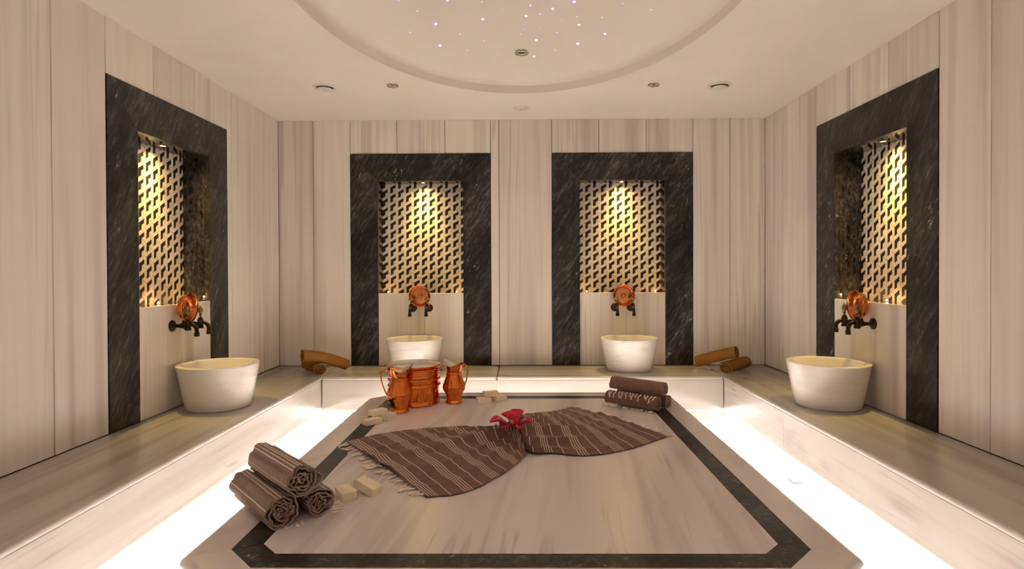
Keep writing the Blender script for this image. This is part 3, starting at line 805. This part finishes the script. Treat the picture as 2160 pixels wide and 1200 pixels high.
# ------------------------------------------------------------------ rolled towels
def roll(name, label, group, a, b, rx, rz, turns, thick, mat, seed, bend=None, u0=0.0, wob=0.06, flap=0.0, endjit=0.004, r_in=0.10):
    """spiral-wound towel along the line a -> b (centres), half-axes rx (sideways) and rz (up)"""
    a, b = Vector(a), Vector(b)
    t = tag(empty(name, ((a.x + b.x) / 2, (a.y + b.y) / 2, min(a.z, b.z) - rz)), label, 'towel', group)
    org = Vector(t.location)
    nl, ns = 20, 48
    mid = (a + b) / 2 + Vector(bend or (0, 0, 0))
    n = int(turns * ns)
    R_ = 1.0
    th_rel = thick / ((rx + rz) / 2)
    ca = []
    arc = 0.0; pr_ = None
    for k in range(n + 1):
        th = 2 * PI * turns * k / n
        rr = r_in + (R_ - r_in) * (k / n)
        wv = 1 + wob * (1.12 - rr) * 2.4 * (noise.noise(Vector((math.cos(th) * 1.5, math.sin(th) * 1.5, seed + th * .10))) + .7 * noise.noise(Vector((math.cos(th) * 3.4, math.sin(th) * 3.4, seed + 5 + th * .05))))
        x, y = rr * wv * math.cos(th), rr * wv * math.sin(th)
        # tail lifts off as a flap
        if flap and k > n - 13:
            q = (k - (n - 13)) / 13; x *= 1 + flap * q * q; y *= 1 + flap * q * q
        if pr_: arc += math.hypot((x - pr_[0]) * rx, (y - pr_[1]) * rz)
        pr_ = (x, y); ca.append((x, y, arc))
    v, uv, f = [], [], []
    for i in range(nl + 1):
        s = i / nl
        c = a * (1 - s) ** 2 + mid * 2 * s * (1 - s) + b * s * s if bend else a.lerp(b, s)
        d = ((mid - a) * (1 - s) + (b - mid) * s).normalized() if bend else (b - a).normalized()
        side = d.cross(Vector((0, 0, 1))).normalized(); up = side.cross(d).normalized()
        for layer in (0, 1):
            for k, (x, y, ar) in enumerate(ca):
                rr = math.hypot(x, y)
                sc_ = 1 - (th_rel if layer == 0 else 0) / max(rr, .12) * .9
                lump = 1 + 0.035 * noise.noise(Vector((x * 1.3 + seed, y * 1.3, s * 4))) + 0.014 * noise.noise(Vector((x * 3 + seed, y * 3, s * 14)))
                e = 0
                if i == 0 or i == nl: e = (endjit * noise.noise(Vector((x * 4, y * 4, seed + i))) - 0.003 * (1 - rr)) * (1 if i == nl else -1)
                p = c + side * (x * sc_ * rx * lump) + up * (y * sc_ * rz * lump) + d * e
                v.append(p - org); uv.append((u0 + ar - arc if k > n - ns * 1.02 and layer else 0.075, s * (b - a).length))
    K = n + 1
    def vid(i, l, k): return i * 2 * K + l * K + k
    for i in range(nl):
        for k in range(n):
            f.append([vid(i, 1, k), vid(i, 1, k + 1), vid(i + 1, 1, k + 1), vid(i + 1, 1, k)])
            f.append([vid(i, 0, k + 1), vid(i, 0, k), vid(i + 1, 0, k), vid(i + 1, 0, k + 1)])
        f.append([vid(i, 0, n), vid(i, 1, n), vid(i + 1, 1, n), vid(i + 1, 0, n)])
        f.append([vid(i, 1, 0), vid(i, 0, 0), vid(i + 1, 0, 0), vid(i + 1, 1, 0)])
    for k in range(n):
        f.append([vid(0, 0, k), vid(0, 0, k + 1), vid(0, 1, k + 1), vid(0, 1, k)])
        f.append([vid(nl, 0, k + 1), vid(nl, 0, k), vid(nl, 1, k), vid(nl, 1, k + 1)])
    me = bpy.data.meshes.new('cloth'); me.from_pydata(v, [], f); me.update()
    ul = me.uv_layers.new(name='UVMap')
    for lp2 in me.loops: ul.data[lp2.index].uv = uv[lp2.vertex_index]
    auto_smooth(me, 1.0)
    link('rolled_cloth', me, mat, t)
    return t, org
def tassel(parent, p0, dirv, ln, r=.0026, sag=0.0, seed=0, mat='fringe'):
    p0 = Vector(p0); d = Vector(dirv).normalized()
    sd = d.cross(Vector((0, 0, 1)))
    if sd.length < .01: sd = Vector((1, 0, 0))
    sd.normalize(); k1 = random.uniform(-.25, .25) * ln; 
    pts = spline([p0, p0 + d * ln * .35 + sd * k1 * .5 + Vector((0, 0, sag * .4)), p0 + d * ln * .7 + sd * k1 + Vector((0, 0, sag * .2)), p0 + d * ln + sd * random.uniform(-.3, .3) * ln + Vector((0, 0, -sag * .4))], 7)
    return link('tassel', tube('tassel', pts, [r * .8, r, r * 1.1, r, r * .9, r * 1.35, r * .5], 6), M[mat], parent)

G1 = 'rolled striped towels at the front corner of the platform'
t1, o1 = roll('rolled_towel', 'striped grey-brown rolled towel, lower left of the front pile', G1, (-.755, 1.830, BT + .052), (-.985, 2.075, BT + .055), .060, .053, 5.2, .0062, M['roll'], 3.1, u0=.06, wob=.30)
t3, o3 = roll('rolled_towel', 'brown rolled towel, lower right of the front pile', G1, (-.665, 1.925, BT + .044), (-.875, 2.160, BT + .046), .056, .045, 4.4, .0062, M['roll'], 7.7, u0=.03, wob=.32, flap=.3)
t2, o2 = roll('rolled_towel', 'striped grey-brown rolled towel on top of the front pile', G1, (-.695, 1.845, BT + .147), (-.925, 2.080, BT + .150), .056, .052, 5.0, .0062, M['roll'], 12.4, u0=.123, wob=.30, flap=.25)
for k in range(7):
    tassel(t3, Vector((-.628 - .012 * k, 1.93 + .020 * k, BT + .010)) - o3, (1, .35 + .2 * random.random(), 0), random.uniform(.03, .05))
for k in range(4):
    tassel(t1, Vector((-.742 + .012 * k, 1.832 + .012 * k, BT + .006)) - o1, (.6, -.8, 0), random.uniform(.014, .024))
G2 = 'rolled brown towels at the back corner of the platform'
t1, o1 = roll('rolled_towel', 'plain brown rolled towel, lower front of the back pile, cream fringe beneath', G2, (.770, 3.318, BT + .044), (.520, 3.530, BT + .044), .047, .044, 3.6, .0065, M['rollplain'], 21.3, wob=.12)
t2, o2 = roll('rolled_towel', 'plain brown rolled towel, lower rear of the back pile', G2, (.846, 3.388, BT + .042), (.596, 3.600, BT + .042), .045, .042, 3.6, .0065, M['rollplain'], 25.9, wob=.12)
t4, o4 = roll('rolled_towel', 'plain brown rolled towel on top of the back pile', G2, (.815, 3.352, BT + .121), (.555, 3.562, BT + .124), .050, .044, 3.6, .0065, M['rollplain'], 29.2, wob=.12, flap=.12)
dxy = (Vector((.520, 3.530, 0)) - Vector((.770, 3.318, 0))); nv = Vector((dxy.y, -dxy.x, 0)).normalized()
if nv.y > 0: nv = -nv
def drape(parent, org, p, cz, r, a0, a1, drift):
    """one fringe strand lying over a roll: centre p (xy), height cz, from angle a0 to a1 (degrees above the front)"""
    pts = []
    ax = dxy.normalized()
    for k in range(7):
        a = math.radians(a0 + (a1 - a0) * k / 6)
        pts.append(Vector((p.x, p.y, cz)) + nv * (r * math.cos(a)) + Vector((0, 0, r * math.sin(a))) + ax * drift * (k / 6) + ax * .004 * math.sin(k * 1.7 + drift * 300) - org)
    link('tassel', tube('tassel', pts, [.0024, .003, .003, .003, .003, .0042, .0016], 6), M['fringe'], parent)
for k in range(17):
    p = Vector((.758, 3.328, 0)).lerp(Vector((.528, 3.522, 0)), k / 16)
    st = p + nv * .043 + Vector((0, 0, BT + .010)) - o1
    tassel(t1, st, nv + Vector((random.uniform(-.9, .9), random.uniform(-.3, .3), -.05)), random.uniform(.024, .036), .0032)
for k in range(14):
    p = Vector((.765, 3.322, 0)).lerp(Vector((.535, 3.517, 0)), k / 13)
    drape(t4, o4, p, BT + .044, .0505, 66, random.uniform(8, 34), random.uniform(-.018, .018))
G3 = 'mustard rolled towels on the back bench'
roll('rolled_towel', 'mustard rolled towel underneath in the left back corner, end facing out', G3, (-1.552, 4.484, BT + .046), (-1.740, 4.740, BT + .046), .061, .046, 3.4, .0080, M['mustard'], 41.0, wob=.10)
roll('rolled_towel', 'mustard rolled towel laid slanting on top in the left back corner', G3, (-1.680, 4.470, BT + .153), (-1.405, 4.690, BT + .047), .056, .047, 2.4, .0095, M['mustard'], 44.0, bend=(.0, 0, .034), wob=.10, r_in=.3)
roll('rolled_towel', 'mustard rolled towel underneath in the right back corner, end facing out', G3, (1.552, 4.500, BT + .049), (1.812, 4.775, BT + .049), .057, .049, 3.4, .0080, M['mustard'], 47.0, wob=.10)
roll('rolled_towel', 'mustard rolled towel laid slanting on top in the right back corner', G3, (1.676, 4.585, BT + .157), (1.422, 4.765, BT + .053), .061, .053, 2.6, .0095, M['mustard'], 51.0, bend=(.0, 0, .012), wob=.10, r_in=.25, flap=.1)

# ------------------------------------------------------------------ gathered cloth with fringe
def cloth():
    T = [(-.828, 2.735, .004), (-.704, 2.865, .006), (-.53, 2.940, .010), (-.40, 2.955, .016), (-.27, 2.92, .026), (-.15, 2.83, .034),
         (-.055, 2.785, .045), (-.060, 2.895, .058), (.010, 3.02, .060), (.11, 3.14, .045), (.20, 3.28, .022), (.290, 3.425, .005)]
    B = [(-.345, 2.078, .003), (-.215, 2.112, .004), (-.10, 2.272, .005), (-.035, 2.40, .006), (.002, 2.50, .008), (.018, 2.55, .010),
         (.014, 2.595, .016), (.055, 2.548, .014), (.142, 2.562, .008), (.27, 2.535, .005), (.47, 2.625, .004), (.700, 2.822, .004)]
    NU, NV = 231, 90
    T2, B2 = spline(T, NU), spline(B, NU)
    t = tag(empty('striped_cloth', (-.02, 2.70, BT)), 'brown linen cloth with cream stripes, gathered in the middle like a bow', 'cloth')
    org = Vector(t.location)
    v, uvs, f = [], [], []
    arc = 0
    kn = 6 / 11
    for i in range(NU):
        s = i / (NU - 1)
        if i: arc += ((T2[i] + B2[i]) / 2 - (T2[i - 1] + B2[i - 1]) / 2).length
        dk = abs(s - kn); near = math.exp(-(dk / .13) ** 2); edge = min(s, 1 - s)
        width = (T2[i] - B2[i]).length
        for j in range(NV):
            q = j / (NV - 1)
            p = B2[i].lerp(T2[i], q)
            ends = math.sin(PI * q) ** .5
            # fold ridges run lengthwise, closing up towards the knot
            ph = 5.2 * q + 1.1 * noise.noise(Vector((s * 3.2, q * 2.2, 3.3)))
            rdg = 1 - abs(math.sin(PI * ph)) ** .65
            amp = .010 + .042 * near + .034 * math.exp(-(dk / .25) ** 2)
            arch = (.010 + .030 * math.exp(-(dk / .09) ** 2) + (.020 * math.exp(-((s - .68) / .10) ** 2) * (.4 + q)))
            wr = .008 * noise.noise(Vector((p.x * 14, p.y * 9, 1.7))) + .0035 * noise.noise(Vector((p.x * 48, p.y * 26, 4.1))) + .020 * math.exp(-(dk / .07) ** 2) * noise.noise(Vector((p.x * 34, p.y * 34, 2.1)))
            big = .026 * math.exp(-((q - .40 - .5 * (kn - s)) / .055) ** 2) * max(0, 1 - abs(s - .36) / .26) + .022 * math.exp(-((q - .70 + .2 * (kn - s)) / .05) ** 2) * max(0, 1 - abs(s - .38) / .22)
            big += .024 * math.exp(-((q - .52 + .35 * (s - kn)) / .06) ** 2) * max(0, 1 - abs(s - .72) / .24) + .016 * math.exp(-((q - .24) / .05) ** 2) * max(0, 1 - abs(s - .70) / .2)
            amp *= .75
            z = p.z + big * ends + ends * (amp * rdg + arch * math.sin(PI * q) + .004) + wr * ends
            z = max(z, .0035 + .001 * noise.noise(Vector((p.x * 20, p.y * 20, 0))))
            # sideways scallop of the selvedge
            jog = .008 * noise.noise(Vector((s * 18, 9.1 if q > .5 else 2.2, 0))) * (1 - ends)
            dirw = (T2[i] - B2[i]).normalized()
            shift = Vector((.012 * noise.noise(Vector((q * 5, s * 3, 7))), 0, 0)) * near
            pp = Vector((p.x, p.y, 0)) + dirw * jog + shift
            v.append((pp.x - org.x, pp.y - org.y, z)); uvs.append((arc, q * .8))
    for i in range(NU - 1):
        for j in range(NV - 1):
            f.append([i * NV + j, (i + 1) * NV + j, (i + 1) * NV + j + 1, i * NV + j + 1])
    me = bpy.data.meshes.new('fabric'); me.from_pydata(v, [], f); me.update()
    ul = me.uv_layers.new(name='UVMap')
    for lp2 in me.loops: ul.data[lp2.index].uv = uvs[lp2.vertex_index]
    me.polygons.foreach_set('use_smooth', [True] * len(me.polygons))
    o = link('fabric', me, M['cloth'], t)
    so = o.modifiers.new('thickness', 'SOLIDIFY'); so.thickness = 0.0016; so.offset = 1
    # fringe
    for (i, sgn, n) in ((0, -1, 24), (NU - 1, 1, 22)):
        a, b = B2[i], T2[i]
        e = (b - a); e.z = 0; e.normalize(); out = Vector((-e.y, e.x, 0)) * (1 if sgn < 0 else -1)
        if (out.x > 0) != (sgn > 0): out = -out
        for k in range(n):
            p = a.lerp(b, (k + .5) / n)
            p = Vector((p.x - org.x, p.y - org.y, .0068))
            tassel(t, p - out * .004, out + e * random.uniform(-.8, .5), random.uniform(.040, .068), .0038, .004)
cloth()

# ------------------------------------------------------------------ orchid flower
def flower():
    c = Vector((-.036, 2.690, BT + .098))
    t = tag(empty('orchid_flower', c), 'crimson orchid blossom with yellow throat lying on the gathered cloth', 'flower'); t.scale = (1.45, 1.45, 1.35)
    def petal(az, tilt, ln, wd, cup, mats, roll_=0.0, off=(0, 0, 0)):
        nu, nv_ = 12, 9; v, f = [], []
        for i in range(nu + 1):
            u = i / nu
            wdt = 1.95 * wd * (math.sin(PI * min(1, u * .93 + .04)) ** .6) * (0.5 + .65 * u if u < .7 else 0.955)
            for j in range(nv_ + 1):
                q = j / nv_ * 2 - 1
                x = u * ln; y = q * wdt; z = cup * (q * q) * wdt * 1.2 + ln * .22 * math.sin(u * 2.2) - .12 * ln * u * u + .0015 * math.sin(q * 9 + u * 7)
                v.append((x, y, z))
        for i in range(nu):
            for j in range(nv_): f.append([i * (nv_ + 1) + j, (i + 1) * (nv_ + 1) + j, (i + 1) * (nv_ + 1) + j + 1, i * (nv_ + 1) + j + 1])
        me = mk('petal', v, f, True)
        for m_ in mats: me.materials.append(m_)
        for k, p in enumerate(me.polygons):
            u = p.center.x / ln
            p.material_index = (2 if u < .30 else 1 if u < .56 else 0) if len(mats) == 3 else 0
        o = link('petal', me, None, t, off, (roll_, -tilt, az))
        so = o.modifiers.new('thickness', 'SOLIDIFY'); so.thickness = .0008
    full = (M['petal'], M['petalpink'], M['petalyellow'])
    D = math.radians
    petal(D(25), D(55), .052, .022, .3, full, off=(.004, .002, 0))
    petal(D(-10), D(10), .058, .015, .3, full, off=(.004, 0, -.004))
    petal(D(-60), D(2), .045, .012, .3, full, off=(0, -.004, -.006))
    petal(D(110), D(50), .050, .016, .3, (M['petal'],), off=(0, .004, 0))
    petal(D(165), D(38), .050, .019, .35, full, off=(-.006, 0, 0))
    petal(D(200), D(12), .070, .016, .35, full, off=(-.012, 0, -.004))
    petal(D(240), D(5), .050, .014, .3, (M['petal'],), off=(-.01, -.004, -.006))
    petal(D(70), D(75), .035, .011, .5, (M['petal'],), off=(.004, -.004, 0))
    link('lip', lathe('lip', [(0, -.004), (.006, 0), (.009, .008), (.007, .017), (.003, .022), (0, .023)], 14), M['petal'], t, (.008, -.010, .002), (.5, .2, 0))
    link('column', lathe('column', [(0, -.002), (.004, .002), (.005, .010), (.003, .016), (0, .018)], 12), M['petalyellow'], t, (-.004, -.006, .004), (.4, -.3, 0))
flower()

# ------------------------------------------------------------------ floor drain
t = tag(empty('floor_drain', (1.468, 3.168, 0.0)), 'tiny square metal drain set in the glowing floor by the right bench', 'drain')
link('frame', multibox('frame', [(-.024, .024, -.030, -.027, .0005, .003), (-.024, .024, .027, .030, .0005, .003), (-.024, -.021, -.027, .027, .0005, .003), (.021, .024, -.027, .027, .0005, .003)]), M['bronze'], t)
link('cover', box('cover', -.020, .020, -.026, .026, .0006, .0025, .001), M['floor'], t)
